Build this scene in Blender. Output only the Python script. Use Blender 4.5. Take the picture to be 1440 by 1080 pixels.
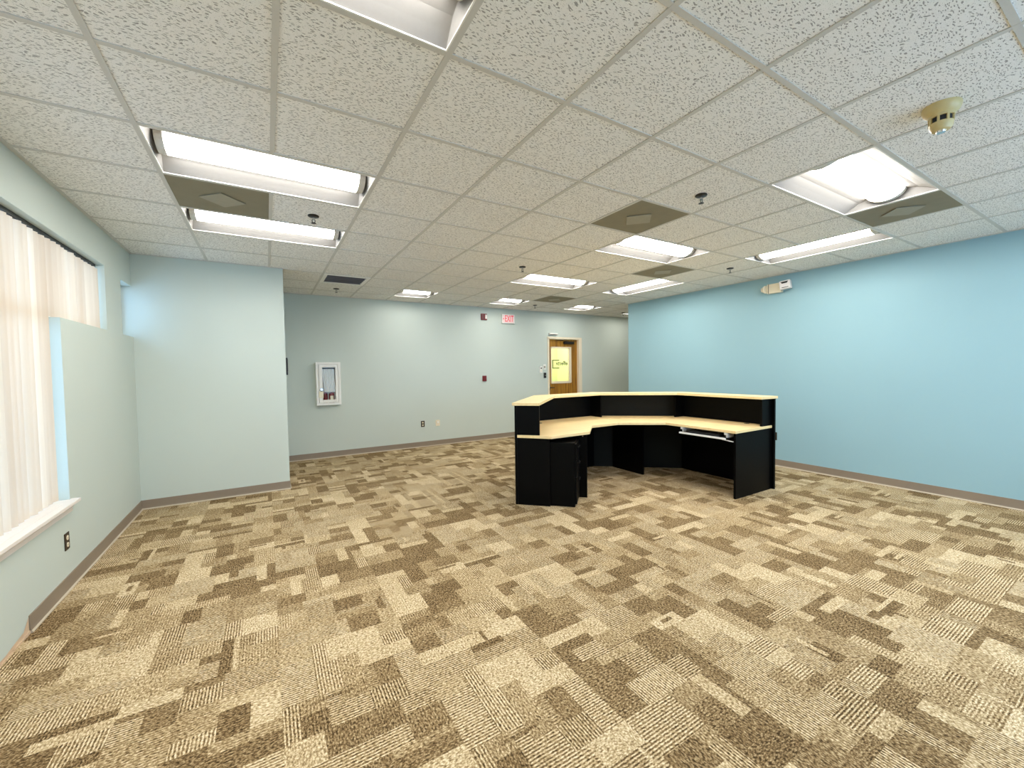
import bpy, bmesh, math, random
from mathutils import Matrix, Vector
random.seed(7)
for o in list(bpy.data.objects): bpy.data.objects.remove(o)
scene = bpy.context.scene
C = scene.collection
T = 0.6096            # ceiling module (2 ft)
H = 2.752             # finished ceiling height

# ------------------------------------------------------------------ camera
yaw, pitch, roll = 0.5403, -0.0361, -0.0148
F = Vector((math.sin(yaw)*math.cos(pitch), math.cos(yaw)*math.cos(pitch), math.sin(pitch)))
R0 = Vector((math.cos(yaw), -math.sin(yaw), 0)); U0 = R0.cross(F)
RR = math.cos(roll)*R0 + math.sin(roll)*U0; UU = -math.sin(roll)*R0 + math.cos(roll)*U0
cam = bpy.data.cameras.new('camera'); cam.sensor_width = 36; cam.lens = 575.3/1440*36
cam.clip_start = 0.05; cam.clip_end = 200
camo = bpy.data.objects.new('camera', cam); C.objects.link(camo)
m = Matrix.Identity(4)
for i in range(3): m[i][0], m[i][1], m[i][2] = RR[i], UU[i], -F[i]
m[0][3], m[1][3], m[2][3] = -0.679, -1.598, 1.467
camo.matrix_world = m
scene.camera = camo

# ------------------------------------------------------------------ sky, exposure
SKY = 4.5; LAMP = 24.0; LAMP_COL = (1.0, 0.965, 0.90)
w = bpy.data.worlds.new('sky'); scene.world = w; w.use_nodes = True
wb = w.node_tree.nodes['Background']; wb.inputs['Color'].default_value = (0.40, 0.66, 1.0, 1); wb.inputs['Strength'].default_value = SKY
scene.view_settings.view_transform = 'Standard'; scene.view_settings.look = 'None'
scene.view_settings.gamma = 1; scene.view_settings.use_curve_mapping = False
scene.view_settings.exposure = 0.34

# ------------------------------------------------------------------ materials
def srgb(r, g, b):
    f = lambda c: (c/255/12.92) if c/255 <= 0.04045 else ((c/255+0.055)/1.055)**2.4
    return (f(r), f(g), f(b), 1)
class NT:
    def __init__(s, name):
        s.m = bpy.data.materials.new(name); s.m.use_nodes = True; s.t = s.m.node_tree
        s.b = s.t.nodes['Principled BSDF']; s.out = s.t.nodes['Material Output']
    def n(s, typ, **kw):
        d = s.t.nodes.new(typ)
        for k, v in kw.items():
            if k.startswith('_'): setattr(d, k[1:], v)
            else: d.inputs[k.replace('~', ' ')].default_value = v
        return d
    def l(s, a, b): s.t.links.new(a, b)
    def math(s, op, a, b=None, clamp=False):
        d = s.t.nodes.new('ShaderNodeMath'); d.operation = op; d.use_clamp = clamp
        for i, v in enumerate((a, b)):
            if v is None: continue
            if isinstance(v, (int, float)): d.inputs[i].default_value = v
            else: s.l(v, d.inputs[i])
        return d.outputs[0]
    def mix(s, fac, a, b):
        d = s.t.nodes.new('ShaderNodeMix'); d.data_type = 'RGBA'
        for i, v in ((0, fac), (6, a), (7, b)):
            if isinstance(v, (int, float, tuple)): d.inputs[i].default_value = v
            else: s.l(v, d.inputs[i])
        return d.outputs[2]
    def bump(s, h, strength, dist):
        d = s.n('ShaderNodeBump', Strength=strength, Distance=dist); s.l(h, d.inputs['Height']); s.l(d.outputs[0], s.b.inputs['Normal'])
def plain(name, col, rough=0.6, metal=0.0, spec=0.5, noise=0.04, nscale=60, bump=0.0):
    k = NT(name); k.b.inputs['Roughness'].default_value = rough; k.b.inputs['Metallic'].default_value = metal
    k.b.inputs['Specular IOR Level'].default_value = spec
    tc = k.n('ShaderNodeTexCoord'); ns = k.n('ShaderNodeTexNoise', Scale=nscale, Detail=3.0); k.l(tc.outputs['Object'], ns.inputs['Vector'])
    d = tuple(c*(1-noise) for c in col[:3])+(1,); u = tuple(min(1, c*(1+noise)) for c in col[:3])+(1,)
    k.l(k.mix(ns.outputs['Fac'], d, u), k.b.inputs['Base Color'])
    if bump: k.bump(ns.outputs['Fac'], bump, 0.002)
    return k.m
def wall_paint(name, col):
    k = NT(name); k.b.inputs['Roughness'].default_value = 0.55; k.b.inputs['Specular IOR Level'].default_value = 0.25
    g = k.n('ShaderNodeNewGeometry'); n1 = k.n('ShaderNodeTexNoise', Scale=1.3, Detail=3.0); n2 = k.n('ShaderNodeTexNoise', Scale=220.0, Detail=2.0)
    k.l(g.outputs['Position'], n1.inputs['Vector']); k.l(g.outputs['Position'], n2.inputs['Vector'])
    a = tuple(c*0.97 for c in col[:3])+(1,); b = tuple(c*1.03 for c in col[:3])+(1,)
    k.l(k.mix(n1.outputs['Fac'], a, b), k.b.inputs['Base Color']); k.bump(n2.outputs['Fac'], 0.15, 0.0015)
    return k.m
M = {}
M['wall'] = wall_paint('pale_aqua_paint', srgb(199, 208, 200))
M['wall_blue'] = wall_paint('right_wall_blue', srgb(152, 188, 198))  # bluer base colour used on the right wall alone
M['reveal'] = M['wall']
def tile_mat():
    k = NT('fissured_mineral_tile'); k.b.inputs['Roughness'].default_value = 0.95; k.b.inputs['Specular IOR Level'].default_value = 0.1
    tc = k.n('ShaderNodeTexCoord'); oi = k.n('ShaderNodeObjectInfo')
    off = k.n('ShaderNodeVectorMath', _operation='SCALE'); off.inputs[0].default_value = (37, 53, 11); k.l(oi.outputs['Random'], off.inputs['Scale'])
    ad = k.n('ShaderNodeVectorMath', _operation='ADD'); k.l(tc.outputs['Object'], ad.inputs[0]); k.l(off.outputs[0], ad.inputs[1])
    ns = k.n('ShaderNodeTexNoise', Scale=16.0, Detail=2.0); k.l(ad.outputs[0], ns.inputs['Vector'])
    sc = k.n('ShaderNodeVectorMath', _operation='MULTIPLY_ADD'); k.l(ns.outputs['Color'], sc.inputs[0]); sc.inputs[1].default_value = (.05, .05, 0); k.l(ad.outputs[0], sc.inputs[2])
    fac = None
    for ang, s1, s2, th in ((0.5, 30, 96, 0.20), (-0.3, 36, 112, 0.20), (1.1, 130, 180, 0.13)):
        mp = k.n('ShaderNodeMapping'); mp.inputs['Rotation'].default_value = (0, 0, ang); mp.inputs['Scale'].default_value = (s1, s2, 1)
        k.l(sc.outputs[0], mp.inputs['Vector'])
        v = k.n('ShaderNodeTexVoronoi', Scale=1.0, _voronoi_dimensions='2D'); k.l(mp.outputs[0], v.inputs['Vector'])
        c = k.math('GREATER_THAN', k.n('ShaderNodeSeparateColor').outputs[0], 0.45)
        sep = k.t.nodes[-2]; k.l(v.outputs['Color'], sep.inputs[0])
        p = k.math('LESS_THAN', v.outputs['Distance'], th); p = k.math('MULTIPLY', p, c)
        fac = p if fac is None else k.math('MAXIMUM', fac, p)
    n2 = k.n('ShaderNodeTexNoise', Scale=70.0, Detail=2.0); k.l(ad.outputs[0], n2.inputs['Vector'])
    base = k.mix(n2.outputs['Fac'], srgb(236, 234, 228), srgb(248, 246, 241))
    k.l(k.mix(k.math('MULTIPLY', fac, 0.62), base, srgb(80, 74, 64)), k.b.inputs['Base Color'])  # pits darkened in colour too, standing in for the shade of their depth
    k.bump(k.math('SUBTRACT', 1.0, fac), 0.5, 0.003)
    return k.m
M['tile'] = tile_mat()
def carpet_mat():
    k = NT('patchwork_loop_carpet'); k.b.inputs['Roughness'].default_value = 1.0; k.b.inputs['Specular IOR Level'].default_value = 0.05
    at = lambda nm: k.n('ShaderNodeAttribute', _attribute_name=nm).outputs['Fac']
    tone, rib, dr = at('tone'), at('rib'), at('ribdir')
    g = k.n('ShaderNodeNewGeometry'); sx = k.n('ShaderNodeSeparateXYZ'); k.l(g.outputs['Position'], sx.inputs[0])
    X, Y = sx.outputs[0], sx.outputs[1]
    # coordinate across / along the ribs
    def lerp(a, b): return k.math('ADD', k.math('MULTIPLY', a, k.math('SUBTRACT', 1.0, dr)), k.math('MULTIPLY', b, dr))
    across, along = lerp(X, Y), lerp(Y, X)
    cv = k.n('ShaderNodeCombineXYZ'); k.l(k.math('MULTIPLY', across, 1.0), cv.inputs[0]); k.l(k.math('MULTIPLY', along, 0.55), cv.inputs[1])
    yn = k.n('ShaderNodeTexNoise', Scale=120.0, Detail=2.5, Roughness=0.75); k.l(cv.outputs[0], yn.inputs['Vector'])
    vo = k.n('ShaderNodeTexVoronoi', Scale=140.0, _voronoi_dimensions='2D'); k.l(cv.outputs[0], vo.inputs['Vector'])
    ripple = k.math('SINE', k.math('ADD', k.math('MULTIPLY', across, 2*math.pi/0.0135), k.math('MULTIPLY', yn.outputs['Fac'], 2.2)))
    big = k.n('ShaderNodeTexNoise', Scale=9.0, Detail=3.0); k.l(g.outputs['Position'], big.inputs['Vector'])
    t = k.math('ADD', tone, k.math('MULTIPLY', k.math('SUBTRACT', yn.outputs['Fac'], 0.5), 1.9))
    t = k.math('ADD', t, k.math('MULTIPLY', k.math('SUBTRACT', big.outputs['Fac'], 0.5), 0.22))
    t = k.math('ADD', t, k.math('MULTIPLY', k.math('SUBTRACT', vo.outputs['Distance'], 0.45), -0.5))
    t = k.math('ADD', t, k.math('MULTIPLY', k.math('MULTIPLY', ripple, rib), 0.3), clamp=True)
    cr = k.n('ShaderNodeValToRGB'); k.l(t, cr.inputs[0])
    e = cr.color_ramp.elements; e[0].position = 0.0; e[0].color = srgb(66, 52, 34); e[1].position = 1.0; e[1].color = srgb(234, 218, 188)
    for p, c in ((0.3, srgb(126, 103, 71)), (0.55, srgb(168, 145, 109)), (0.78, srgb(206, 184, 145))):
        x = e.new(p); x.color = c
    k.l(cr.outputs[0], k.b.inputs['Base Color']); k.bump(t, 0.6, 0.004)
    return k.m
M['carpet'] = carpet_mat()
def wood(name, a, b, scale=(3, 40, 40), rough=0.45):
    k = NT(name); k.b.inputs['Roughness'].default_value = rough
    tc = k.n('ShaderNodeTexCoord'); mp = k.n('ShaderNodeMapping'); mp.inputs['Scale'].default_value = scale; k.l(tc.outputs['Object'], mp.inputs[0])
    ns = k.n('ShaderNodeTexNoise', Scale=1.0, Detail=5.0, Distortion=1.2); k.l(mp.outputs[0], ns.inputs[0])
    cr = k.n('ShaderNodeValToRGB'); k.l(ns.outputs['Fac'], cr.inputs[0]); e = cr.color_ramp.elements
    e[0].position = .3; e[0].color = a; e[1].position = .7; e[1].color = b
    k.l(cr.outputs[0], k.b.inputs['Base Color']); return k.m
M['maple'] = wood('maple_laminate', srgb(236, 208, 152), srgb(246, 222, 170), (2, 30, 30), 0.4)
M['oak'] = wood('golden_oak', srgb(118, 74, 14), srgb(188, 136, 46), (26, 26, 1.6), 0.4)
M['black'] = plain('black_laminate', (0.0012, 0.0014, 0.0016, 1), 0.45, noise=0.1, spec=0.09)
M['black_corner'] = plain('charcoal_panel', (0.010, 0.0105, 0.009, 1), 0.9, noise=0.3, nscale=250, spec=0.2)  # slightly lighter, rougher finish for the corner panel
M['black_plastic'] = plain('black_plastic', (0.01, 0.01, 0.012, 1), 0.4)
M['white'] = plain('white_enamel', srgb(240, 238, 232), 0.4)
M['reflector'] = plain('satin_grey_reflector', (0.29, 0.28, 0.27, 1), 0.6, spec=0.1)
M['runner'] = plain('grid_runner_paint', srgb(203, 200, 192), 0.5)
M['base'] = plain('taupe_vinyl', srgb(140, 125, 108), 0.5, nscale=20)
M['base_toe'] = plain('toe_highlight_vinyl', srgb(196, 182, 160), 0.5)  # cove toe highlight painted in as a lighter vinyl tone
M['cream'] = plain('cream_paint', srgb(236, 222, 196), 0.45)
M['sill'] = plain('sill_paint', srgb(232, 224, 216), 0.4)
M['bare'] = plain('bare_plaster', srgb(206, 178, 148), 0.9, noise=0.25, nscale=30)
M['bronze'] = plain('bronze_plate', srgb(58, 46, 34), 0.4, metal=0.3)
M['ivory'] = plain('ivory_plastic', srgb(234, 222, 196), 0.4)
M['ivory_old'] = plain('yellowed_plastic', srgb(206, 186, 132), 0.4)
M['chrome'] = plain('chrome', srgb(200, 200, 202), 0.15, metal=1.0)
M['steel_dark'] = plain('dark_metal', srgb(58, 56, 56), 0.35, metal=0.8)
M['red'] = plain('alarm_red', srgb(118, 18, 22), 0.35)
M['ext_red'] = plain('extinguisher_red', srgb(120, 16, 20), 0.3)
M['clear_white'] = plain('frosted_lens', srgb(240, 232, 228), 0.15)
M['hose'] = plain('white_hose', srgb(246, 245, 241), 0.8)
M['panel_brown'] = plain('olive_diffuser', srgb(134, 126, 103), 0.7, noise=0.12, nscale=9)
M['panel_plate'] = plain('diffuser_plate', srgb(154, 147, 127), 0.6, noise=0.08, nscale=20)
M['dark_slot'] = plain('dark_slot', (0.006, 0.007, 0.012, 1), 0.6)
M['louvre'] = plain('grey_louvre', srgb(92, 90, 106), 0.5)
M['deck'] = plain('plenum_grey', srgb(150, 148, 144), 0.9)
M['rail_dark'] = plain('blind_rail', srgb(40, 44, 46), 0.5)
M['dark_text'] = plain('dark_vinyl_text', srgb(40, 40, 26), 0.6)
M['silver'] = plain('silver_plastic', srgb(240, 240, 240), 0.3)
M['yellow_room'] = plain('yellow_paint', srgb(232, 238, 186), 0.7)
def emis(name, col, st, base=(0.8, 0.8, 0.8, 1)):
    k = NT(name); k.b.inputs['Base Color'].default_value = base
    k.b.inputs['Emission Color'].default_value = tuple(col)+(1,); k.b.inputs['Emission Strength'].default_value = st
    return k.m
M['lens'] = emis('glowing_lens', LAMP_COL, LAMP)
M['exit_red'] = emis('lit_exit_red', (1.0, 0.03, 0.08), 0.4, (0.5, 0.01, 0.03, 1))
M['exit_face'] = emis('lit_exit_face', (1.0, 0.62, 0.60), 0.25, (0.6, 0.5, 0.48, 1))
def glass():
    k = NT('window_glass'); t = k.n('ShaderNodeBsdfTransparent', Color=(0.97, 0.98, 0.98, 1)); g = k.n('ShaderNodeBsdfGlossy', Roughness=0.02)
    fr = k.n('ShaderNodeFresnel', IOR=1.2); mx = k.n('ShaderNodeMixShader')
    k.l(fr.outputs[0], mx.inputs[0]); k.l(t.outputs[0], mx.inputs[1]); k.l(g.outputs[0], mx.inputs[2]); k.l(mx.outputs[0], k.out.inputs['Surface']); return k.m
M['glass'] = glass()
def vane_mat():
    k = NT('cream_vane_fabric'); d = k.n('ShaderNodeBsdfDiffuse'); t = k.n('ShaderNodeBsdfTranslucent'); mx = k.n('ShaderNodeMixShader', Fac=0.2)
    g = k.n('ShaderNodeNewGeometry'); mp = k.n('ShaderNodeMapping'); mp.inputs['Scale'].default_value = (30, 30, 1.0); k.l(g.outputs['Position'], mp.inputs[0])
    ns = k.n('ShaderNodeTexNoise', Scale=1.0, Detail=3.0); k.l(mp.outputs[0], ns.inputs[0])
    oi = k.n('ShaderNodeObjectInfo'); ff = k.math('ADD', k.math('MULTIPLY', ns.outputs['Fac'], 0.5), k.math('MULTIPLY', oi.outputs['Random'], 0.5))
    c = k.mix(ff, srgb(208, 186, 162), srgb(246, 234, 217)); k.l(c, d.inputs[0]); k.l(c, t.inputs[0])
    k.l(d.outputs[0], mx.inputs[1]); k.l(t.outputs[0], mx.inputs[2]); k.l(mx.outputs[0], k.out.inputs['Surface']); return k.m
M['vane'] = vane_mat()

# ------------------------------------------------------------------ mesh helpers
class MB:
    def __init__(s): s.v = []; s.f = []
    def box(s, x0, x1, y0, y1, z0, z1):
        n = len(s.v); s.v += [(x, y, z) for z in (z0, z1) for y in (y0, y1) for x in (x0, x1)]
        s.f += [tuple(n+i for i in q) for q in ((0, 2, 3, 1), (4, 5, 7, 6), (0, 1, 5, 4), (2, 6, 7, 3), (0, 4, 6, 2), (1, 3, 7, 5))]; return s
    def prism(s, poly, z0, z1):
        a = sum(poly[i-1][0]*poly[i][1]-poly[i][0]*poly[i-1][1] for i in range(len(poly)))
        if a < 0: poly = poly[::-1]
        n = len(s.v); k = len(poly)
        s.v += [(x, y, z0) for x, y in poly]+[(x, y, z1) for x, y in poly]
        s.f += [tuple(n+i for i in range(k))[::-1], tuple(n+k+i for i in range(k))]
        s.f += [(n+i, n+(i+1) % k, n+k+(i+1) % k, n+k+i) for i in range(k)]; return s
    def extrude(s, prof, axis, a, b):
        """profile of (u,v) extruded along an axis: 'x' -> (u=y,v=z); 'y' -> (u=x,v=z)"""
        n = len(s.v); k = len(prof)
        for t in (a, b): s.v += [(t, u, v) if axis == 'x' else (u, t, v) for u, v in prof]
        s.f += [tuple(n+i for i in range(k)), tuple(n+k+i for i in range(k))[::-1]]
        s.f += [(n+i, n+k+i, n+k+(i+1) % k, n+(i+1) % k) for i in range(k)]; return s
    def lathe(s, prof, seg=20, cx=0, cy=0):
        """profile of (r,z) about the vertical axis"""
        n = len(s.v); k = len(prof)
        for j in range(seg):
            a = 2*math.pi*j/seg; s.v += [(cx+r*math.cos(a), cy+r*math.sin(a), z) for r, z in prof]
        for j in range(seg):
            for i in range(k-1):
                p, q = n+j*k+i, n+((j+1) % seg)*k+i; s.f.append((p, q, q+1, p+1))
        s.f.append(tuple(n+j*k for j in range(seg))); s.f.append(tuple(n+j*k+k-1 for j in range(seg))[::-1]); return s
    def tube(s, p, q, r, seg=8):
        p, q = Vector(p), Vector(q); d = (q-p).normalized(); a = d.orthogonal().normalized(); b = d.cross(a); n = len(s.v)
        for c in (p, q): s.v += [tuple(c+r*(math.cos(2*math.pi*i/seg)*a+math.sin(2*math.pi*i/seg)*b)) for i in range(seg)]
        s.f += [(n+i, n+(i+1) % seg, n+seg+(i+1) % seg, n+seg+i) for i in range(seg)]
        s.f += [tuple(n+i for i in range(seg))[::-1], tuple(n+seg+i for i in range(seg))]; return s
    def quad(s, *p): n = len(s.v); s.v += list(p); s.f.append(tuple(range(n, n+len(p)))); return s
    def xf(s, mat): s.v = [tuple(mat @ Vector(v)) for v in s.v]; return s
    def mesh(s, name, mat, bevel=0.0, smooth=False):
        me = bpy.data.meshes.new(name); me.from_pydata(s.v, [], s.f); bm = bmesh.new(); bm.from_mesh(me)
        bmesh.ops.remove_doubles(bm, verts=bm.verts, dist=1e-6) if bevel or smooth else None
        bmesh.ops.recalc_face_normals(bm, faces=bm.faces)
        if bevel: bmesh.ops.bevel(bm, geom=[e for e in bm.edges if len(e.link_faces) == 2 and e.calc_face_angle(0) > 0.5], offset=bevel, segments=2, affect='EDGES', profile=0.5, clamp_overlap=True)
        bm.to_mesh(me); bm.free(); me.materials.append(M[mat])
        if smooth:
            me.polygons.foreach_set('use_smooth', [True]*len(me.polygons)); me.set_sharp_from_angle(angle=0.6)
        return me
    def build(s, name, mat, parent=None, **kw):
        o = bpy.data.objects.new(name, s.mesh(name, mat, **kw)); C.objects.link(o); o.parent = parent; return o
def link(name, me, parent=None, loc=(0, 0, 0), rz=0):
    o = bpy.data.objects.new(name, me); C.objects.link(o); o.parent = parent; o.location = loc; o.rotation_euler = (0, 0, rz); return o
def thing(name, label, cat, loc=(0, 0, 0), rz=0, group=None):
    o = link(name, None, None, loc, rz); return tag(o, label, cat, group)
def tag(o, label, cat, group=None):
    o['label'] = label; o['category'] = cat
    if group: o['group'] = group
    return o
def struct(o): o['kind'] = 'structure'; return o
def copy_tree(o, parent=None):
    c = o.copy(); C.objects.link(c); c.parent = parent
    for ch in o.children: copy_tree(ch, c)
    return c
def text_mesh(body, size, mat, depth=0.001, mirror=False, name='lettering', bold=0.0):
    cu = bpy.data.curves.new(name, 'FONT'); cu.body = body; cu.size = size; cu.extrude = depth; cu.offset = bold; cu.align_x = 'CENTER'; cu.align_y = 'CENTER'
    o = bpy.data.objects.new(name, cu); C.objects.link(o); bpy.context.view_layer.update()
    me = bpy.data.meshes.new_from_object(o.evaluated_get(bpy.context.evaluated_depsgraph_get()))
    bpy.data.objects.remove(o); me.materials.clear(); me.materials.append(M[mat])
    if mirror: me.transform(Matrix.Diagonal((-1, 1, 1, 1))); me.flip_normals()
    return me

# ------------------------------------------------------------------ room dimensions
XL, XR, YB, YS, YF = -1.885, 5.66, -3.66, 4.245, 6.0      # left wall, blue wall, rear wall, stub face, far wall
XS = -0.465                                             # side of the projecting corner
YE = 4.34                                               # end of the blue wall
XC = 10.0                                               # end of the corridor
TH = 0.15

# ---- floor with carpet tiles
floor = struct(MB().box(XL-TH, XC+TH, YB-TH, YF+TH, -0.14, -0.006).build('floor', 'deck'))
def partition(rng, x0, y0, x1, y1, out):
    w_, h_ = x1-x0, y1-y0
    if (w_*h_ < 0.055 and rng.random() < 0.42) or w_*h_ < 0.017 or (max(w_, h_) < 0.17):
        out.append((x0, y0, x1, y1)); return
    if (w_ > h_*0.75 if rng.random() < 0.75 else h_ > 0.12):
        c = x0+w_*rng.uniform(0.28, 0.72); partition(rng, x0, y0, c, y1, out); partition(rng, c, y0, x1, y1, out)
    else:
        c = y0+h_*rng.uniform(0.25, 0.75); partition(rng, x0, y0, x1, c, out); partition(rng, x0, c, x1, y1, out)
def carpet_rects(seed):
    rng = random.Random(seed); rc = []; partition(rng, 0, 0, T, T, rc); out = []
    for r in rc:
        u = rng.random()
        if u < 0.22: a = (rng.uniform(0.25, 0.36), rng.choice((0, .2)))
        elif u < 0.37: a = (rng.uniform(0.66, 0.75), 0.1)
        elif u < 0.68: a = (rng.uniform(0.44, 0.62), rng.choice((.1, .3, .5)))
        else: a = (rng.uniform(0.46, 0.62), 1.0)
        out.append((r, a[0], a[1], rng.random() < 0.25))
    for _ in range(rng.randint(0, 2)):      # thin accent bars
        bw, bh = rng.uniform(0.08, 0.2), rng.uniform(0.016, 0.03)
        x, y = rng.uniform(0, T-bw), rng.uniform(0.01, T-bh-.01)
        out.append(((x, y, x+bw, y+bh), rng.choice((0.3, 0.7)), 0, False))
    return out
def carpet_mesh(seed, rot, cx=T, cy=T, ox=0.0, oy=0.0):
    v, f, A = [], [], []
    for k, ((x0, y0, x1, y1), tone, rib, flip) in enumerate(carpet_rects(seed)):
        if rot: x0, y0, x1, y1 = y0, x0, y1, x1
        x0, x1 = max(x0, ox), min(x1, cx); y0, y1 = max(y0, oy), min(y1, cy)
        if x1-x0 < 1e-4 or y1-y0 < 1e-4: continue
        bar = (y1-y0 < 0.0305 or x1-x0 < 0.0305) and tone in (0.3, 0.7)
        z = 0.0006 if bar else 0.0
        n = len(v); v += [(x0, y0, z), (x1, y0, z), (x1, y1, z), (x0, y1, z)]; f.append((n, n+1, n+2, n+3)); A.append((tone, rib, float(bool(rot) ^ flip)))
    n = len(v); v += [(ox, oy, -.006), (cx, oy, -.006), (cx, cy, -.006), (ox, cy, -.006), (ox, oy, 0), (cx, oy, 0), (cx, cy, 0), (ox, cy, 0)]
    for q in ((3, 2, 1, 0), (0, 1, 5, 4), (1, 2, 6, 5), (2, 3, 7, 6), (3, 0, 4, 7)): f.append(tuple(n+i for i in q)); A.append((.4, 0, 0))
    me = bpy.data.meshes.new('carpet_tile'); me.from_pydata(v, [], f); me.materials.append(M['carpet'])
    for i, nm in enumerate(('tone', 'rib', 'ribdir')):
        at = me.attributes.new(nm, 'FLOAT', 'FACE'); at.data.foreach_set('value', [a[i] for a in A])
    return me
cm = {}
rngc = random.Random(3)
def lay(xa, xb, ya, yb, gx, gy):
    i0, i1 = math.floor((xa-gx)/T), math.ceil((xb-gx)/T); j0, j1 = math.floor((ya-gy)/T), math.ceil((yb-gy)/T)
    for i in range(i0, i1):
        for j in range(j0, j1):
            x, y = gx+i*T, gy+j*T
            ox, oy, cx, cy = max(0, xa-x), max(0, ya-y), min(T, xb-x), min(T, yb-y)
            if cx-ox < 1e-3 or cy-oy < 1e-3: continue
            seed, rot = rngc.randint(0, 23), (i+j) % 2
            if ox == 0 and oy == 0 and cx == T and cy == T:
                if (seed, rot) not in cm: cm[(seed, rot)] = carpet_mesh(seed, rot)
                me = cm[(seed, rot)]
            else: me = carpet_mesh(seed, rot, cx, cy, ox, oy)
            link('carpet_tile', me, floor, (x, y, 0))
GX, GY = XL, YB+0.2
lay(XL, XR, YB, YS, GX, GY)
lay(XS, XC, YE, YF, GX, GY); lay(XS, XR, YS, YE, GX, GY)

# ---- walls
wl = MB(); WX0, WX1 = XL-TH, XL
SZ, TZ, HZ = 0.60, 1.87, 2.445           # sill, transom sill, window head
TY0, TY1, LY0, LY1, BY0 = -0.9, 3.41, 0.25, 2.43, 3.87
for y0, y1, z0, z1 in ((YB-TH, YF, -.006, SZ), (YB-TH, LY0, SZ, TZ), (LY1, YF, SZ, TZ), (YB-TH, TY0, TZ, HZ), (TY1, BY0, TZ, HZ), (4.6, YF, TZ, HZ), (YB-TH, YF, HZ, H+.2), (BY0, 4.6, 2.41, HZ)):
    wl.box(WX0, WX1, y0, y1, z0, z1)
struct(wl.build('wall_left', 'wall'))
struct(MB().box(XL-0.1, XS, YS, YF, -.006, H+.2).build('wall_corner', 'wall'))
DX0, DX1, DZ = 4.84, 5.79, 2.165
struct(MB().box(XS, DX0, YF, YF+TH, -.006, H+.2).box(DX1, XC, YF, YF+TH, -.006, H+.2).box(DX0, DX1, YF, YF+TH, DZ, H+.2).build('wall_far', 'wall'))
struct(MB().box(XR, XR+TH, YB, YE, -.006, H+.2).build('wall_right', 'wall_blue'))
struct(MB().box(XR+TH, XC, YE-TH, YE, -.006, H+.2).build('wall_corridor', 'wall'))
struct(MB().box(XC, XC+TH, YE-TH, YF+TH, -.006, H+.2).build('wall_corridor_end', 'wall'))
RX0, RX1, RZ0, RZ1 = 0.4, 5.2, 0.6, 2.445  # opening for the added rear window
struct(MB().box(XL, RX0, YB-TH, YB, -.006, H+.2).box(RX1, XR+TH, YB-TH, YB, -.006, H+.2).box(RX0, RX1, YB-TH, YB, -.006, RZ0).box(RX0, RX1, YB-TH, YB, RZ1, H+.2).build('wall_rear', 'wall'))

# ---- baseboards: vinyl cove base with the toe's highlight put into its colour
def base(name, segs):
    root = None
    for k, (p, q, n) in enumerate(segs):
        d = (Vector(q)-Vector(p)); L = d.length; d.normalize(); n = Vector(n)
        for prof, mat, nm in (([(0, 0.014), (0.009, 0.014), (0.006, 0.03), (0.0045, 0.1), (0, 0.102)], 'base', name), ([(0, 0), (0.016, 0), (0.017, 0.006), (0.009, 0.014), (0, 0.014)], 'base_toe', 'toe')):
            b = MB()
            v0 = [Vector(p)+n*u for u, _ in prof]; v1 = [Vector(q)+n*u for u, _ in prof]
            kk = len(prof); b.v = [(a.x, a.y, z) for a, (_, z) in zip(v0, prof)]+[(a.x, a.y, z) for a, (_, z) in zip(v1, prof)]
            b.f = [tuple(range(kk)), tuple(range(kk, 2*kk))[::-1]]+[(i, kk+i, kk+(i+1) % kk, (i+1) % kk) for i in range(kk)]
            if nm == name and root is None: root = struct(b.build(nm, mat))
            else: b.build(nm if nm == 'toe' else 'base_length', mat, root)
base('baseboard_left', [((XL, 1.79), (XL, YS), (1, 0))])
base('baseboard_corner', [((XL, YS), (XS+.004, YS), (0, -1)), ((XS, YS), (XS, YF), (1, 0))])
base('baseboard_far', [((XS, YF), (DX0-.03, YF), (0, -1)), ((DX1+.06, YF), (XC, YF), (0, -1))])
base('baseboard_right', [((XR, YB), (XR, YE), (-1, 0))])
base('baseboard_rear', [((XL, YB), (XR, YB), (0, 1))])
# strip of bare plaster where the base has come off
b = MB(); rg = random.Random(5); ys = [1.785-0.06*i for i in range(90)]; zs = [max(.014, .045-.12*(1.785-y_))+rg.uniform(-.006, .006) for y_ in ys]; zs[0] = 0.095
for i in range(len(ys)-1):
    b.quad((XL+.002, ys[i], 0), (XL+.002, ys[i+1], 0), (XL+.0015, ys[i+1], zs[i+1]), (XL+.0015, ys[i], zs[i]))
    b.box(XL+.0005, XL+.007, ys[i+1], ys[i], 0.0, min(zs[i], zs[i+1])*rg.uniform(.25, .6))
struct(b.build('trim_1', 'bare'))

# ---- windows
def window(name, rects, x, sashes):
    root = struct(link(name, None, None, (x, 0, 0)))
    for y0, y1, z0, z1, nx in rects:
        f = MB(); fw = 0.025
        f.box(-.03, .03, y0, y1, z0, z0+fw).box(-.03, .03, y0, y1, z1-fw, z1).box(-.03, .03, y0, y0+fw, z0+fw, z1-fw).box(-.03, .03, y1-fw, y1, z0+fw, z1-fw)
        W = (y1-y0)/nx
        for k in range(1, nx): f.box(-.025, .025, y0+k*W-.02, y0+k*W+.02, z0+fw, z1-fw)
        f.build('window_frame', 'white', root)
        for k in range(nx):
            MB().box(-.004, .004, y0+k*W+.02, y0+(k+1)*W-.02, z0+fw, z1-fw).build('pane', 'glass', root)
    return root
w1 = window('window_1', [(TY0, TY1, TZ, HZ, 4), (LY0, LY1, SZ, TZ, 2)], XL-0.118, 0)
window('window_2', [(BY0, 4.245, TZ, 2.41, 1)], XL-0.118, 0)
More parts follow.
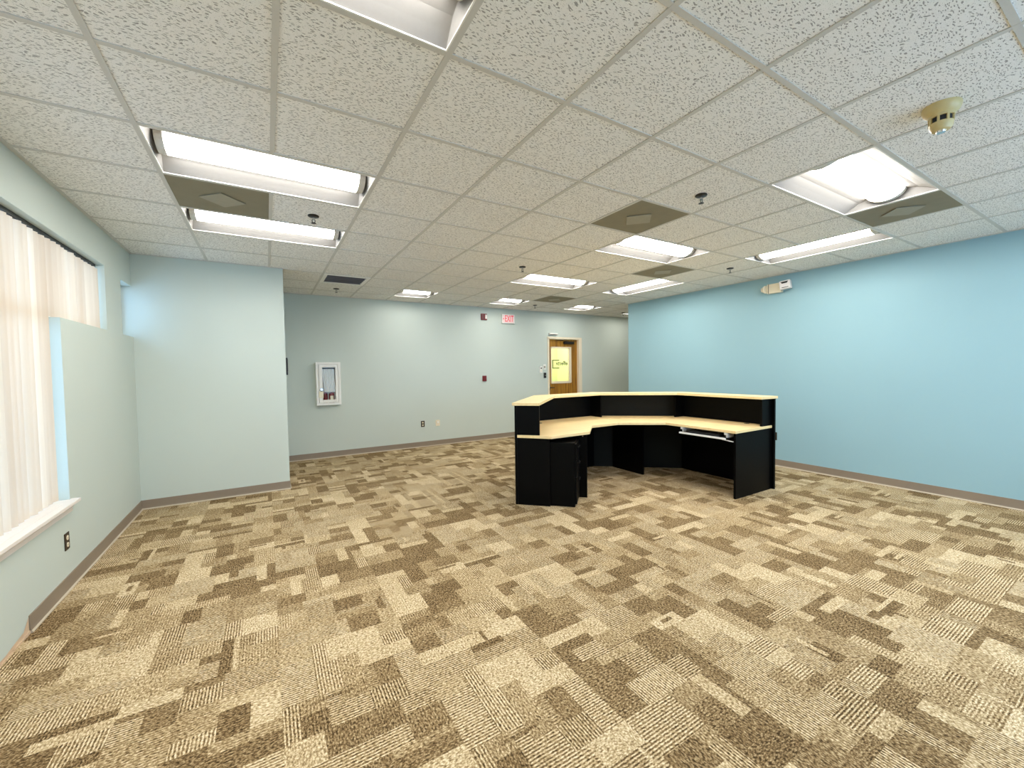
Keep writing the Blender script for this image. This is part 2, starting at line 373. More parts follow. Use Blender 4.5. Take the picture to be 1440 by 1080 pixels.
w3 = window('added_rear_window', [(RX0, RX1, RZ0, RZ1, 4)], 0, 0); w3.rotation_euler = (0, 0, -math.pi/2); w3.location = (0, YB-.1, 0)  # added, unseen rear window: lets in daylight to brighten the ceiling
s = MB().box(-.088, .0, LY0, LY1, SZ-.02, SZ+.004).box(0, .05, LY0-.04, LY1+.025, SZ-.02, SZ+.004)
so = s.build('window_sill', 'sill', w1, bevel=0.004); so.location.x = 0.118
ap = MB().extrude([(0, SZ-.02), (.03, SZ-.02), (.026, SZ-.035), (.014, SZ-.05), (.012, SZ-.078), (0, SZ-.08)], 'y', LY0-.02, LY1).build('apron', 'sill', w1); ap.location.x = 0.118

# ---- vertical blind: tall vanes in the main opening, short ones in the transom wing
bl = thing('vertical_blind', 'cream fabric vertical blind hanging inside the stepped window', 'blind', (XL-0.066, 0, HZ))
MB().box(-.02, .012, TY0+.01, TY1-.01, -.026, -.002).build('head_rail', 'rail_dark', bl)
def vane_mesh(L):
    b = MB(); n = 6; w_ = 0.089
    for i in range(n):
        a, c = -w_/2+w_*i/n, -w_/2+w_*(i+1)/n; f_ = lambda t: 0.006*(1-(2*t/w_)**2)
        b.quad((f_(a), a, 0), (f_(c), c, 0), (f_(c), c, -L), (f_(a), a, -L))
    return b.mesh('vane', 'vane', smooth=True)
tall, short = vane_mesh(HZ-SZ-.05), vane_mesh(HZ-TZ-.05)
rv = random.Random(11); y = TY1-.05
while y > TY0+.05:
    me = tall if LY0+.045 < y < LY1-.035 else short
    link('vane', me, bl, (rv.uniform(-.002, .002), y, -.038), -0.62+rv.uniform(-.26, .26)); y -= 0.0775
clip = MB().box(-.006, .006, -.01, .01, -.04, -.028).mesh('vane_clip', 'rail_dark')
for k in range(60):
    yy = TY1-.05-.0775*k
    if yy > TY0+.05: link('vane_clip', clip, bl, (0, yy, 0))

# ------------------------------------------------------------------ ceiling
ceiling = struct(MB().box(XL-TH, XC+TH, YB-TH, YF+TH, H+.2, H+.3).build('ceiling', 'deck'))
J0, J1, I0, I1 = -3, 16, -6, 9
def jx(j): return XL if j <= -3 else j*T
def cell(j, i):
    """clipped rectangle of a ceiling cell, None if outside the room"""
    x0, x1, y0, y1 = j*T, (j+1)*T, i*T, (i+1)*T
    if j == -3: x0 = XL
    if i < 7:
        if j > 8: return None
        if j == 8: x1 = XR
    if i >= 7:
        if j < -1: return None
        if j == -1: x0 = XS
        if i == 9: y1 = YF
        x1 = min(x1, XC)
        if i == 7 and j == 8: pass
    if i == 6 and j <= -1:
        y1 = YS if j < -1 else y1
    if i == -6: y0 = YB
    if x1-x0 < .01 or y1-y0 < .01: return None
    return (x0, x1, y0, y1)
LONGX = [(-2, -1), (-2, 2), (-2, 4), (4, -1), (4, 2), (4, 5), (-2, -4), (4, -4)]        # troffers two cells long in x
LONGY = [(7, 0), (7, 4), (7, -4)]                                      # troffers two cells long in y
SQ = [(2, 8), (5, 8), (8, 8), (11, 8)]
PAN = [(-2, 3), (3, 1), (6, 3), (6, -1), (6, 7)]
GRILLE = (0, 7)
taken = set()
for j, i in LONGX: taken |= {(j, i), (j+1, i)}
for j, i in LONGY: taken |= {(j, i), (j, i+1)}
taken |= set(SQ) | set(PAN) | {GRILLE}
G = 0.012
ZT = 0.005
full = MB().box(0, T-2*G+.004, 0, T-2*G+.004, 0, .016).mesh('ceiling_tile', 'tile')
for i in range(I0, I1+1):
    for j in range(J0, J1+1):
        r = cell(j, i)
        if r is None or (j, i) in taken: continue
        x0, x1, y0, y1 = r
        if abs(x1-x0-T) < 1e-6 and abs(y1-y0-T) < 1e-6: me = full
        else: me = MB().box(0, x1-x0-2*G+.004, 0, y1-y0-2*G+.004, 0, .016).mesh('ceiling_tile', 'tile')
        link('ceiling_tile', me, ceiling, (x0+G-.002, y0+G-.002, H+ZT))
# fill over the stub corner cut (row 6, column -1) is handled by the wall itself
brkx = {(j+1, i) for j, i in LONGX}      # x-lines interrupted by a troffer in this row
brky = {(j, i+1) for j, i in LONGY}
def runner(x0, x1, y0, y1, dz):
    MB().box(x0, x1, y0, y1, H+dz, H+.012).build('grid_runner', 'runner', ceiling)
def runs(flags):
    out, st = [], None
    for k, fl in flags+[(None, False)]:
        if fl and st is None: st = k
        if not fl and st is not None: out.append((st, last)); st = None
        last = k
    return out
for j in range(-2, 17):                 # runners along y
    fl = [(i, (cell(j, i) is not None and cell(j-1, i) is not None) and (j, i) not in brkx) for i in range(I0, I1+1)]
    for a, c in runs(fl):
        runner(j*T-G, j*T+G, max(a*T, YB), min((c+1)*T, YF) if j >= 0 else min((c+1)*T, YS if j < -0.9 else YF), 0)
for i in range(-5, 10):                 # cross tees along x
    fl = [(j, (cell(j, i) is not None and cell(j, i-1) is not None) and (j, i) not in brky) for j in range(J0, J1+1)]
    for a, c in runs(fl):
        xa = cell(a, i)[0]; xb = cell(c, i)[1]
        if i <= 7: xb = min(xb, cell(c, i-1)[1])
        if i == 7: xa = max(xa, XS); xb = min(xb, XR)
        runner(xa, xb, i*T-G, i*T+G, 0.0006)
# wall angle trim around the edges
for nm, (x0, x1, y0, y1) in enumerate(((XL, XL+.024, YB, YS), (XL, XS, YS-.02, YS), (XS, XC, YF-.02, YF), (XR-.02, XR, YB, YE), (XS, XS+.02, YS, YF), (XR, XC, YE, YE+.02))):
    MB().box(x0, x1, y0, y1, H-.001, H+.014).build('wall_angle', 'runner', ceiling)

# ---- troffers
def make_troffer(L, label):
    t = thing('ceiling_light', label, 'ceiling light', (0, 0, H), 0, 'recessed ceiling lights')
    a, bq = L/2-.006, T/2-.006
    f = MB()
    for x0, x1, y0, y1 in ((-a, a, -bq, -bq+.012), (-a, a, bq-.012, bq), (-a, -a+.012, -bq+.012, bq-.012), (a-.012, a, -bq+.012, bq-.012)): f.box(x0, x1, y0, y1, .001, .012)
    f.build('frame', 'white', t)
    ai, bi, zt, yc, xe = a-.012, bq-.012, .088, .118, a-.03
    h = MB()
    # side wings, curved in section
    for sg in (-1, 1):
        pts = [(bi, .006), (bi-.05, .034), (bi-.1, .058), (yc, .075), (yc, .115)]
        for (u0, z0), (u1, z1) in zip(pts, pts[1:]): h.quad((-ai, sg*u0, z0), (ai, sg*u0, z0), (ai, sg*u1, z1), (-ai, sg*u1, z1))
    h.quad((-ai, -yc, .115), (ai, -yc, .115), (ai, yc, .115), (-ai, yc, .115))
    h.build('reflector', 'reflector', t)
    for sg in (-1, 1):
        e = MB()
        e.quad((sg*ai, -bi, .006), (sg*ai, bi, .006), (sg*xe, yc+.02, .09), (sg*xe, -yc-.02, .09))
        e.quad((sg*ai, -bi, .006), (sg*xe, -yc-.02, .09), (sg*ai, -yc-.02, .09)); e.quad((sg*ai, bi, .006), (sg*xe, yc+.02, .09), (sg*ai, yc+.02, .09))
        e.build('end_plate', 'reflector', t)
        br = MB(); 
        arc = [(yc*math.cos(th), .084-.072*math.sin(th)) for th in [math.pi*k/10 for k in range(11)]]
        br.extrude([(u*1.02, z-.002) for u, z in arc]+[(-yc, .112), (yc, .112)], 'x', sg*(xe-.005), sg*(xe-.045)); br.build('end_bracket', 'runner', t)
    ln = MB(); n = 16
    arc = [((yc-.004)*math.cos(math.pi*k/n), .084-.072*math.sin(math.pi*k/n)) for k in range(n+1)]
    ln.extrude(arc, 'x', -xe+.046, xe-.046); ln.build('lens', 'lens', t, smooth=True)
    MB().box(-a, a, -bq, bq, .118, .16).build('housing', 'deck', t)
    return t
long_proto = None
def put(L, x, y, rz, label):
    global long_proto
    if L > 1 and long_proto is not None: t = copy_tree(long_proto)
    else:
        t = make_troffer(L, label)
        if L > 1: long_proto = t
    t.location = (x, y, H); t.rotation_euler = (0, 0, rz); t['label'] = label; return t
lab = {(-2, -1): 'recessed ceiling light over open carpet, farthest from the projecting pale corner wall',
       (-2, 2): 'recessed ceiling light on the window side with grey diffuser panel along its far edge',
       (-2, 4): 'recessed ceiling light between grey diffuser panel and the projecting pale corner wall',
       (4, -1): 'recessed ceiling light lying closest to the yellowed smoke detector, diffuser panel at its end',
       (4, 2): 'recessed ceiling light touching olive diffuser panels at two opposite corners',
       (-2, -4): 'recessed ceiling light on the window side close to the rear wall', (4, -4): 'recessed ceiling light over mid room close to the rear wall'}
lab[(4, 5)] = 'long recessed ceiling light nearest the exit sign, no diffuser panel adjoining'
for j, i in LONGX: put(2*T, (j+1)*T, (i+.5)*T, 0, lab[(j, i)])
laby = {(7, 0): 'recessed ceiling light parallel to the blue wall, starting at the smoke detector side diffuser panel',
        (7, 4): 'recessed ceiling light parallel to the blue wall, beyond the twin-head emergency light', (7, -4): 'recessed ceiling light parallel to the blue wall close to the rear wall'}
for j, i in LONGY: put(2*T, (j+.5)*T, (i+1)*T, math.pi/2, laby[(j, i)])
labs = {2: 'short square ceiling light nearest the black slotted return grille', 5: 'short square ceiling light nearest the red strobe and exit sign',
        8: 'short square ceiling light above the wooden door end of far wall', 11: 'short square ceiling light inside the side corridor'}
for j, i in SQ: put(T, (j+.5)*T, (i+.5)*T, 0, labs[j])

# ---- diffuser panels with a turned plate
plab = {(-2, 3): 'grey olive diffuser panel between two long lights on the window side', (3, 1): 'olive diffuser panel with turned square plate, beside a sprinkler over the open floor',
        (6, 3): 'olive diffuser panel between crosswise light and light parallel to blue wall beyond emergency light', (6, -1): 'dark olive diffuser panel at the end of the light near smoke detector',
        (6, 7): 'olive diffuser panel close to the far wall, past the exit sign'}
for j, i in PAN:
    t = thing('air_diffuser', plab[(j, i)], 'air diffuser', ((j+.5)*T, (i+.5)*T, H), 0, 'olive air diffusers')
    MB().box(-T/2+.012, T/2-.012, -T/2+.012, T/2-.012, .003, .014).build('panel', 'panel_brown', t)
    pl = MB().box(-.1, .1, -.1, .1, -.006, -.001).build('plate', 'panel_plate', t); pl.rotation_euler = (0, 0, math.pi/4)
    st = MB().box(-.06, .06, -.06, .06, -.002, .005).build('neck', 'panel_brown', t); st.rotation_euler = (0, 0, math.pi/4)
# ---- return grille
j, i = GRILLE
t = thing('return_grille', 'black slotted return air grille with white frame in the ceiling', 'air vent', ((j+.5)*T, (i+.5)*T, H))
f = MB(); a = T/2-.012
for x0, x1, y0, y1 in ((-a, a, -a, -a+.05), (-a, a, a-.05, a), (-a, -a+.045, -a+.05, a-.05), (a-.045, a, -a+.05, a-.05)): f.box(x0, x1, y0, y1, -.003, .012)
f.build('frame', 'white', t); MB().box(-a, a, -a, a, .03, .04).build('backing', 'dark_slot', t)
for k in range(5):
    yk = -a+.09+k*(2*a-.18)/4
    sl = MB().box(-a+.045, a-.045, -.012, .012, -.0015, .0015).build('slat', 'louvre', t); sl.location = (0, yk, .004); sl.rotation_euler = (-0.25, 0, 0)

# ---- sprinklers
def sprinkler(x, y, label):
    t = thing('sprinkler_head', label, 'sprinkler', (x, y, H), 0, 'ceiling sprinkler heads')
    MB().lathe([(.0, .005), (.042, .005), (.044, .0), (.038, -.006), (.016, -.010), (.0, -.010)], 20).build('escutcheon', 'steel_dark', t, smooth=True)
    MB().lathe([(.0, -.008), (.011, -.008), (.011, -.03), (.0, -.03)], 12).build('stem', 'chrome', t)
    fr = MB()
    for sg in (-1, 1): fr.tube((sg*.009, 0, -.028), (sg*.012, 0, -.042), .003, 6).tube((sg*.012, 0, -.042), (0, 0, -.056), .003, 6)
    fr.build('frame_arm', 'steel_dark', t)
    MB().lathe([(.0, -.055), (.018, -.055), (.02, -.058), (.0, -.059)], 14).build('deflector', 'steel_dark', t)
for j, i, lb in ((-.5, 3.56, 'dark sprinkler head between the two long lights on the window side'), (3.56, .56, 'dark sprinkler head by the olive diffuser over the open floor'),
                 (3.5, 4.58, 'dark sprinkler head just before the long light without diffuser panel'), (7.57, 2.6, 'dark sprinkler head near the emergency light between two lights along blue wall'),
                 (.48, 8.66, 'dark sprinkler head between the slotted return grille and the far wall'), (6.6, 8.68, 'dark sprinkler head close to far wall past exit sign'), (10.75, 8.75, 'dark sprinkler head in the side corridor by the blue wall end')):
    sprinkler(j*T, i*T, lb)
# ---- smoke detector
t = thing('smoke_detector', 'yellowed round smoke detector on the ceiling', 'smoke detector', (3.73*T, -1.5*T, H))
MB().lathe([(0, .006), (.072, .006), (.074, -0.0064), (.066, -0.0288), (.05, -0.0416), (0, -0.0416)], 32).build('mounting_base', 'ivory_old', t, smooth=True)
MB().lathe([(0, -0.0384), (.05, -0.0384), (.049, -0.0544), (0, -0.0544)], 32).build('neck', 'ivory_old', t, smooth=True)
MB().lathe([(0, -0.0528), (.0405, -0.0528), (.0405, -0.0800), (0, -0.0800)], 24).build('sensing_chamber', 'dark_slot', t)
for k in range(8):
    a = 2*math.pi*k/8; p = MB().box(.036, .0475, -.0045, .0045, -.083, -.05).build('rib', 'ivory_old', t); p.rotation_euler = (0, 0, a)
MB().lathe([(0, -0.0800), (.046, -0.0800), (.044, -0.0992), (.034, -0.1152), (.026, -0.1184), (0, -0.1184)], 32).build('cap', 'ivory_old', t, smooth=True)
MB().lathe([(0, -0.1168), (.02, -0.1168), (.017, -0.1264), (0, -0.1280)], 20).build('lens_button', 'chrome', t, smooth=True)

# ------------------------------------------------------------------ reception desk
P = [(4.46, .93), (4.46, 2.20), (3.50, 3.02), (2.46, 3.02), (1.60, 2.16)]
def offset(path, d):
    out = []
    for k, p in enumerate(path):
        p = Vector(p); ns = []
        for a, c in ((k-1, k), (k, k+1)):
            if 0 <= a and c < len(path):
                e = (Vector(path[c])-Vector(path[a])).normalized(); ns.append(Vector((-e.y, e.x)))
        if len(ns) == 1: out.append(tuple(p+ns[0]*d))
        else: s_ = (ns[0]+ns[1]); s_ = s_/(s_.length_squared)*2; out.append(tuple(p+s_*d))
    return out
WT, CT = 0.758, 1.106
desk = thing('reception_desk', 'angled black reception desk with two-tier maple tops', 'desk', (3.2, 2.1, 0))
DO = Vector((3.2, 2.1, 0))
def dpart(mb, name, mat, parent=None, **kw):
    mb.xf(Matrix.Translation(-DO)); return mb.build(name, mat, parent or desk, **kw)
inn = offset(P, .026)
for k in range(4):
    dpart(MB().prism([P[k], P[k+1], inn[k+1], inn[k]], 0, CT-.03), 'outer_panel', 'black' if k != 1 else 'black_corner')
co, ci = offset(P, -.022), offset(P, .275)
co[0] = (co[0][0], .915); ci[0] = (ci[0][0], .945); 
u = Vector((1, 1)).normalized(); nv = Vector((1, -1)).normalized()
co[-1] = tuple(Vector(co[-1])-u*.02); ci[-1] = tuple(Vector(ci[-1])-u*.02)
dpart(MB().prism(co+ci[::-1], CT-.03, CT), 'counter_top', 'maple', bevel=0.003)
wo = offset(P, .027); wo[0] = (wo[0][0], .955); wo[-1] = tuple(Vector(wo[-1])-u*.004)
wk = dpart(MB().prism(wo+[(1.865, 1.85), (2.40, 1.86), (2.745, 2.205), (3.19, 2.21), (3.67, 1.85), (3.67, .945)], WT-.03, WT), 'work_top', 'maple', bevel=0.003)
def sd(s_, d): return tuple(u*s_+nv*d)          # along the angled wing / across it
s0 = 2.659
dpart(MB().prism([sd(s0+.002, -.368), sd(s0+.027, -.368), sd(s0+.027, -.125), sd(s0+.002, -.125)], WT, CT-.03), 'end_gable', 'black')
dpart(MB().prism([sd(s0+.002, -.368), sd(s0+.025, -.368), sd(s0+.025, -.02), sd(s0+.002, -.02)], 0, WT-.03), 'end_panel', 'black')
dpart(MB().prism([sd(3.045, -.368), sd(3.07, -.368), sd(3.07, .346), sd(3.045, .346)], 0, WT-.03), 'support_panel', 'black')
dpart(MB().box(4.235, 4.434, .965, .99, WT, CT-.03), 'end_gable', 'black')
dpart(MB().box(3.70, 4.434, .96, .985, 0, WT-.03), 'end_panel', 'black')
dpart(MB().box(3.425, 3.45, 2.78, 2.994, WT, CT-.03), 'divider', 'black')
dpart(MB().box(4.25, 4.434, 2.15, 2.175, WT, CT-.03), 'divider', 'black')
dpart(MB().box(3.685, 3.71, 2.24, 2.80, 0, WT-.03), 'support_panel', 'black')
for gx, gy in ((2.36, 2.78), (4.37, 1.22)):
    dpart(MB().lathe([(0, WT-.001), (.03, WT-.001), (.03, WT+.003), (.022, WT+.004), (0, WT+.004)], 18, gx, gy), 'grommet', 'black_plastic', smooth=True)
dpart(MB().lathe([(0, -.003), (.007, -.003), (.007, .003), (0, .003)], 12).xf(Matrix.Translation((*sd(3.044, .30), .70)) @ Matrix.Rotation(math.pi/2, 4, Vector((nv.x, nv.y, 0)))), 'screw_cap', 'chrome')
# keyboard tray slung under the straight wing
kt = dpart(MB().box(3.66, 3.93, 1.06, 1.63, .652, .668), 'keyboard_tray', 'black_plastic')
dpart(MB().box(3.642, 3.664, 1.05, 1.64, .65, .67), 'tray_edge', 'silver', kt, bevel=.004)
for yy in (1.055, 1.615):
    dpart(MB().box(3.70, 3.92, yy, yy+.018, .668, .728), 'slide_bracket', 'silver', kt)
    dpart(MB().box(3.68, 3.71, yy-.01, yy+.028, .70, .728), 'slide_stop', 'silver', kt)
dpart(MB().box(3.68, 3.85, 1.14, 1.57, .669, .69).box(3.70, 3.83, 1.16, 1.55, .69, .695), 'keyboard', 'black_plastic', kt, bevel=.003)
dpart(MB().tube((3.70, 1.12, .642), (3.70, .99, .632), .006), 'support_rod', 'silver', kt)
# drawer pedestal under the angled end
pd = thing('drawer_pedestal', 'black drawer pedestal tucked under the angled desk end', 'drawer unit', (*sd(2.86, -.03), 0))
PO = Vector((*sd(2.86, -.03), 0))
def ppart(mb, name, mat, parent=None, **kw): mb.xf(Matrix.Translation(-PO)); return mb.build(name, mat, parent or pd, **kw)
ppart(MB().prism([sd(2.69, -.32), sd(3.03, -.32), sd(3.03, .242), sd(2.69, .242)], 0.0, .68), 'body', 'black', bevel=.002)
for z0, z1 in ((.03, .315), (.322, .495), (.502, .67)):
    dr = ppart(MB().prism([sd(2.694, .242), sd(3.026, .242), sd(3.026, .262), sd(2.694, .262)], z0, z1), 'drawer', 'black', bevel=.002)
    zc = z1-.05
    ppart(MB().tube((*sd(2.81, .28), zc), (*sd(2.91, .28), zc), .005).tube((*sd(2.815, .26), zc), (*sd(2.815, .28), zc), .004).tube((*sd(2.905, .26), zc), (*sd(2.905, .28), zc), .004), 'handle', 'black_plastic', dr)

# ------------------------------------------------------------------ door in the far wall
d = struct(link('door_1', None, None, ((DX0+DX1)/2, YF, 0)))
cx = (DX0+DX1)/2
def door_part(mb, name, mat, parent=None, **kw): mb.xf(Matrix.Translation((-cx, -YF, 0))); return mb.build(name, mat, parent or d, **kw)
fx0, fx1 = 4.877, 5.745
door_part(MB().box(DX0-.005, fx0, YF-.015, YF+.13, 0, DZ).box(fx1, DX1+.05, YF-.015, YF+.0, 0, DZ-.015).box(fx1, DX1, YF, YF+.13, 0, DZ).box(DX0-.005, DX1+.05, YF-.015, YF, DZ-.015, DZ+.03).box(fx0, fx1, YF, YF+.13, 2.145, DZ), 'door_frame', 'cream')
gx0, gx1, gz0, gz1 = 4.965, 5.535, 1.15, 1.955
sl = door_part(MB().box(fx0+.003, gx0, YF+.05, YF+.095, .01, 2.14).box(gx1, fx1-.003, YF+.05, YF+.095, .01, 2.14).box(gx0, gx1, YF+.05, YF+.095, .01, gz0).box(gx0, gx1, YF+.05, YF+.095, gz1, 2.14), 'door_slab', 'oak')
gf = MB()
for x0, x1, z0, z1 in ((gx0-.012, gx0+.016, gz0-.02, gz1+.015), (gx1-.03, gx1+.025, gz0-.02, gz1+.015), (gx0, gx1, gz0-.03, gz0+.022), (gx0, gx1, gz1-.018, gz1+.018)): gf.box(x0, x1, YF+.038, YF+.1, z0, z1)
door_part(gf, 'glazing_bead', 'cream')
pane = door_part(MB().box(gx0, gx1, YF+.068, YF+.076, gz0, gz1), 'pane', 'glass')
tm = link('lettering', text_mesh('effectv', .135, 'dark_text', .0008, mirror=True, bold=.0025), pane, (5.295-cx, .0655, 1.588)); tm.rotation_euler = (math.pi/2, 0, 0); tm.scale = (.95, 1, 1)
door_part(MB().box(5.018, 5.038, YF+.064, YF+.067, 1.47, 1.67).box(5.038, 5.215, YF+.064, YF+.067, 1.47, 1.488).box(5.038, 5.215, YF+.064, YF+.067, 1.652, 1.67), 'bracket_emblem', 'dark_text', pane)
hd = door_part(MB().box(fx0+.02, fx0+.06, YF+.043, YF+.052, .97, 1.11).tube((fx0+.04, YF+.05, 1.03), (fx0+.04, YF+.0, 1.03), .011).tube((fx0+.03, YF+.005, 1.03), (fx0+.15, YF+.005, 1.025), .010), 'door_handle', 'steel_dark')
door_part(MB().box(5.33, 5.62, YF+.0, YF+.048, 2.04, 2.10), 'door_closer', 'steel_dark', bevel=.004)
door_part(MB().tube((5.42, YF+.02, 2.11), (5.25, YF-.03, 2.125), .008).tube((5.25, YF-.03, 2.125), (5.12, YF+.03, 2.13), .008), 'closer_arm', 'steel_dark')
# lit vestibule behind the door
struct(MB().box(4.3, 6.4, YF+1.7, YF+1.8, 0, H).box(4.2, 4.3, YF+TH, YF+1.8, 0, H).box(6.4, 6.5, YF+TH, YF+1.8, 0, H).box(4.2, 6.5, YF+TH, YF+1.8, H, H+.1).box(4.2, 6.5, YF+TH, YF+1.8, -.15, 0).build('wall_vestibule', 'yellow_room'))
tv = thing('vestibule_light', 'ceiling light in the yellow vestibule behind the door glass', 'ceiling light', (5.35, YF+.9, H))
MB().box(-.55, .55, -.25, .25, -.03, -.001).build('frame', 'white', tv)
MB().box(-.5, .5, -.2, .2, -.045, -.03).build('lens', 'lens', tv)

# ------------------------------------------------------------------ things on the far wall
def wall_thing(name, label, cat, x, z, group=None): return thing(name, label, cat, (x, YF, z), 0, group)
# exit sign
t = wall_thing('exit_sign', 'white exit sign with lit red letters high on far wall', 'exit sign', 3.787, 2.54)
MB().box(-.155, .155, -.045, 0, -.095, .095).build('housing', 'white', t, bevel=.008)
MB().box(-.142, .142, -.048, -.044, -.082, .082).build('face', 'exit_face', t)
e = link('lettering', text_mesh('EXIT', .19, 'exit_red', .0015), t, (.018, -.0495, 0)); e.rotation_euler = (math.pi/2, 0, 0); e.scale = (.56, 1.0, 1)
b = MB(); b.v = [(-.135, -.0495, 0), (-.113, -.0495, .022), (-.113, -.0495, -.022), (-.135, -.0475, 0), (-.113, -.0475, .022), (-.113, -.0475, -.022)]; b.f = [(0, 1, 2), (5, 4, 3), (0, 3, 4, 1), (1, 4, 5, 2), (2, 5, 3, 0)]
b.build('arrow', 'exit_red', t)
# strobe
t = wall_thing('fire_alarm_strobe', 'square red fire alarm strobe beside the exit sign', 'fire alarm', 3.216, 2.557)
MB().box(-.065, .065, -.035, 0, -.065, .065).build('housing', 'red', t, bevel=.004)
MB().extrude([(.012, -.045), (.05, -.045), (.05, .045), (.012, .045)], 'y', -.062, -.034).build('strobe_lens', 'clear_white', t, bevel=.008)
for k in range(4): MB().box(-.052, -.004, -.038, -.034, -.04+k*.024, -.03+k*.024).build('horn_slot', 'dark_slot', t)
# pull station
t = wall_thing('fire_pull_station', 'small red fire alarm pull station at mid height', 'fire alarm', 3.206, 1.284)
MB().box(-.042, .042, -.03, 0, -.058, .058).build('housing', 'red', t, bevel=.004)
MB().box(-.03, .03, -.042, -.028, -.012, .014).build('pull_handle', 'red', t, bevel=.003)
MB().box(-.026, .026, -.0315, -.029, -.042, -.03).build('label_plate', 'red', t)
# access control by the door
t = wall_thing('door_keypad', 'white keypad with dark display left of the wooden door', 'keypad', 4.636, 1.449)
MB().box(-.037, .037, -.03, 0, -.073, .073).build('housing', 'white', t, bevel=.004)
MB().box(-.018, .018, -.033, -.029, .018, .045).build('display', 'black_plastic', t)
for a_ in range(2):
    for c_ in range(3): MB().box(-.02+a_*.024, -.004+a_*.024, -.033, -.029, -.05+c_*.018, -.038+c_*.018).build('key', 'ivory', t)
t = wall_thing('wall_switch', 'white light switch directly above the black card reader', 'switch', 4.745, 1.507)
MB().box(-.035, .035, -.008, 0, -.058, .058).build('plate', 'white', t, bevel=.002); MB().box(-.012, .012, -.02, -.006, -.022, .022).build('toggle', 'panel_plate', t)
t = wall_thing('card_reader', 'slim black card reader beside the door frame', 'card reader', 4.747, 1.317)
MB().box(-.028, .028, -.03, 0, -.06, .06).build('housing', 'black_plastic', t, bevel=.004); MB().box(-.008, .008, -.033, -.029, -.012, .012).build('indicator', 'panel_plate', t)
t = wall_thing('door_sensor', 'small white motion sensor bar above the wooden door', 'sensor', 4.987, 2.26)
MB().extrude([(0, -.02), (-.03, -.02), (-.045, -.005), (-.045, .012), (-.03, .02), (0, .02)], 'x', -.115, .115).build('housing', 'white', t)
MB().box(-.09, .09, -.04, -.02, -.0225, -.018).build('sensor_window', 'black_plastic', t)
def outlet(name, label, loc, rz, plate='bronze', grp=None):
    """faces local -y"""
    t = thing(name, label, 'outlet', loc, rz, grp)
    MB().box(-.036, .036, -.006, 0, -.058, .058).build('plate', plate, t, bevel=.002)
    for sz in (-.024, .024):
        r = MB().lathe([(0, 0), (.017, 0), (.016, .004), (0, .004)], 14).xf(Matrix.Translation((0, -.005, sz)) @ Matrix.Rotation(math.pi/2, 4, 'X')).build('receptacle', 'ivory', t)
        MB().box(-.007, -.005, -.0095, -.008, sz-.003, sz+.005).box(.005, .007, -.0095, -.008, sz-.003, sz+.005).build('slot', 'dark_slot', r)
outlet('wall_outlet', 'brown outlet plate low on far wall beside a white jack plate', (1.867, YF, .443), 0)
outlet('wall_outlet', 'brown outlet plate below the window sill on the left wall', (XL, 2.338, .338), math.pi/2)
outlet('wall_outlet', 'brown outlet plate on blue wall behind the desk end', (XR, 1.535, .436), -math.pi/2)
t = wall_thing('data_jack', 'ivory data jack plate low on the far wall', 'wall jack', 2.168, .438)
MB().box(-.042, .042, -.007, 0, -.058, .058).build('plate', 'ivory', t, bevel=.002); MB().box(-.016, .016, -.018, -.006, .0, .034).build('jack', 'white', t)
# extinguisher cabinet
t = wall_thing('fire_cabinet', 'white wall cabinet with glazed door for fire equipment', 'fire cabinet', .217, 1.27)
W2, H2, DP = .19, .36, .105
MB().box(-W2+.006, W2-.006, -.012, 0, -H2+.006, H2-.006).box(-W2, -W2+.012, -DP, 0, -H2, H2).box(W2-.012, W2, -DP, 0, -H2, H2).box(-W2+.012, W2-.012, -DP, 0, H2-.012, H2).box(-W2+.012, W2-.012, -DP, 0, -H2, -H2+.012).build('body', 'white', t)
f = MB()
for x0, x1, z0, z1 in ((-W2, -W2+.036, -H2, H2), (W2-.036, W2, -H2, H2), (-W2+.036, W2-.036, H2-.036, H2), (-W2+.036, W2-.036, -H2, -H2+.036)): f.box(x0, x1, -DP-.008, -DP, z0, z1)
f.build('trim', 'white', t)
dr = MB()
for x0, x1, z0, z1 in ((-.148, -.095, -.318, .318), (.108, .148, -.318, .318), (-.095, .108, .275, .318), (-.095, .108, -.318, -.27)): dr.box(x0, x1, -DP-.014, -DP-.002, z0, z1)
dr = dr.build('cabinet_door', 'white', t, bevel=.002)
MB().box(-.097, .11, -DP-.006, -DP-.003, -.272, .277).build('pane', 'glass', dr)
hl = MB().box(-.155, -.085, -DP-.022, -DP-.012, -.235, -.125).build('latch_plate', 'ivory', dr, bevel=.003)
MB().lathe([(0, 0), (.028, 0), (.026, .012), (0, .014)], 16).xf(Matrix.Translation((-.118, -DP-.014, -.105)) @ Matrix.Rotation(math.pi/2, 4, 'X')).build('pull', 'chrome', dr, smooth=True)
hs = tag(link('fire_hose', None, None, (.217, YF, 1.27)), 'white folded fire hose hanging in the glazed cabinet', 'fire hose')
for k in range(7):
    x = -.085+k*.027
    pts = [(x, .25), (x+.004, .12), (x+.012, .06), (x+.03, -.14)]
    bm_ = MB()
    for (xa, za), (xb, zb) in zip(pts, pts[1:]): bm_.tube((xa, -.082, za), (xb, -.082, zb), .0125, 8)
    bm_.build('fold', 'hose', hs)
MB().box(-.095, .1, -.098, -.066, .246, .262).build('hose_rack', 'steel_dark', hs)
ex = tag(link('fire_extinguisher', None, None, (.217, YF, 1.27)), 'dark red fire extinguisher at the bottom of the glazed cabinet', 'fire extinguisher')
ex2 = MB().lathe([(0, -.345), (.04, -.345), (.043, -.33), (.043, -.19), (.036, -.165), (.018, -.15), (0, -.15)], 20, .045, -.06).build('cylinder', 'ext_red', ex, smooth=True)
MB().lathe([(0, -.345), (.034, -.345), (.034, -.17), (.015, -.15), (0, -.15)], 14, -.05, -.06).build('nozzle', 'ext_red', ex, smooth=True)
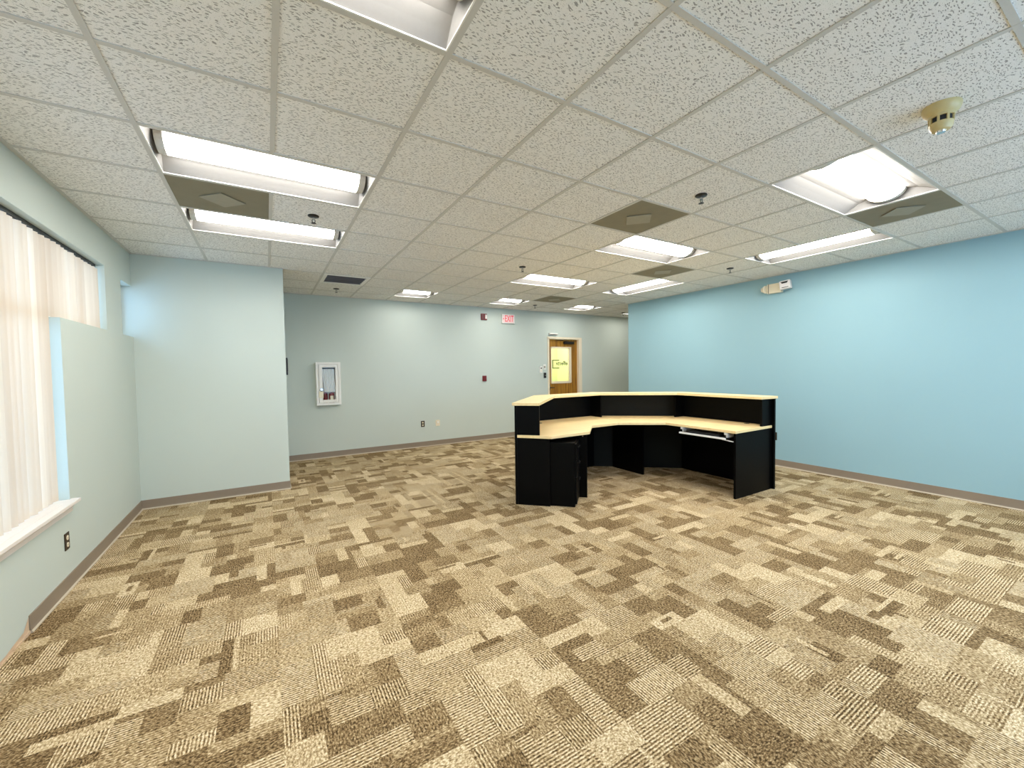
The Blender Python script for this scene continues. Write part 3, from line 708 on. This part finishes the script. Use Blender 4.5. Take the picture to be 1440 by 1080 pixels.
MB().box(.02, .07, -.1045, -.102, -.27, -.205).build('label_plate', 'ivory', ex)
# small dark box on the side of the projecting corner
t = thing('wall_panel', 'slim black panel on the side of the projecting corner wall', 'wall panel', (XS, YS+.1, 1.545))
MB().box(0, .022, -.07, .07, -.108, .108).build('housing', 'black_plastic', t, bevel=.004)
MB().box(.0215, .024, -.055, .055, -.06, .09).build('screen', 'dark_slot', t)

# ------------------------------------------------------------------ emergency light on the blue wall
t = thing('emergency_light', 'cream twin-head emergency light high on the blue wall', 'emergency light', (XR, 1.53, 2.57))
MB().box(-.06, 0, -.1, .1, -.066, .07).build('body', 'ivory', t, bevel=.008)
MB().box(-.062, -.058, .07, .076, -.064, .068).build('seam', 'dark_slot', t)
h1 = MB().box(-.045, .045, -.066, .066, -.058, .058).build('square_head', 'clear_white', t, bevel=.01); h1.location = (-.1, -.175, .015); h1.rotation_euler = (-.12, 0, .18)
MB().box(-.0475, -.0445, -.05, .05, -.044, .044).build('reflector', 'clear_white', h1)
b = MB(); b.v = [(-.0485, y_, z_) for y_, z_ in ((-.046, .042), (.046, .042), (.03, .018), (-.03, .018))]+[(-.047, y_, z_) for y_, z_ in ((-.046, .042), (.046, .042), (.03, .018), (-.03, .018))]; b.f = [(0, 1, 2, 3), (7, 6, 5, 4), (0, 4, 5, 1), (1, 5, 6, 2), (2, 6, 7, 3), (3, 7, 4, 0)]
b.build('lamp_slot', 'steel_dark', h1)  # dark trapezoid slot near the top of the lens face
MB().box(-.0485, -.047, -.04, .04, -.042, -.034).build('lens_clip', 'steel_dark', h1)
MB().box(.03, .075, .03, .09, -.02, .02).build('swivel', 'ivory', h1)
h2 = MB().lathe([(0, 0), (.052, 0), (.056, .006), (.056, .02), (.048, .026), (.03, .062), (.022, .066), (0, .066)], 20).xf(Matrix.Translation((-.06, .105, 0)) @ Matrix.Rotation(-math.pi/2, 4, 'X')).build('round_head', 'ivory', t, smooth=True)
MB().box(-.075, -.045, .095, .11, -.02, .02).build('swivel', 'ivory', h2)
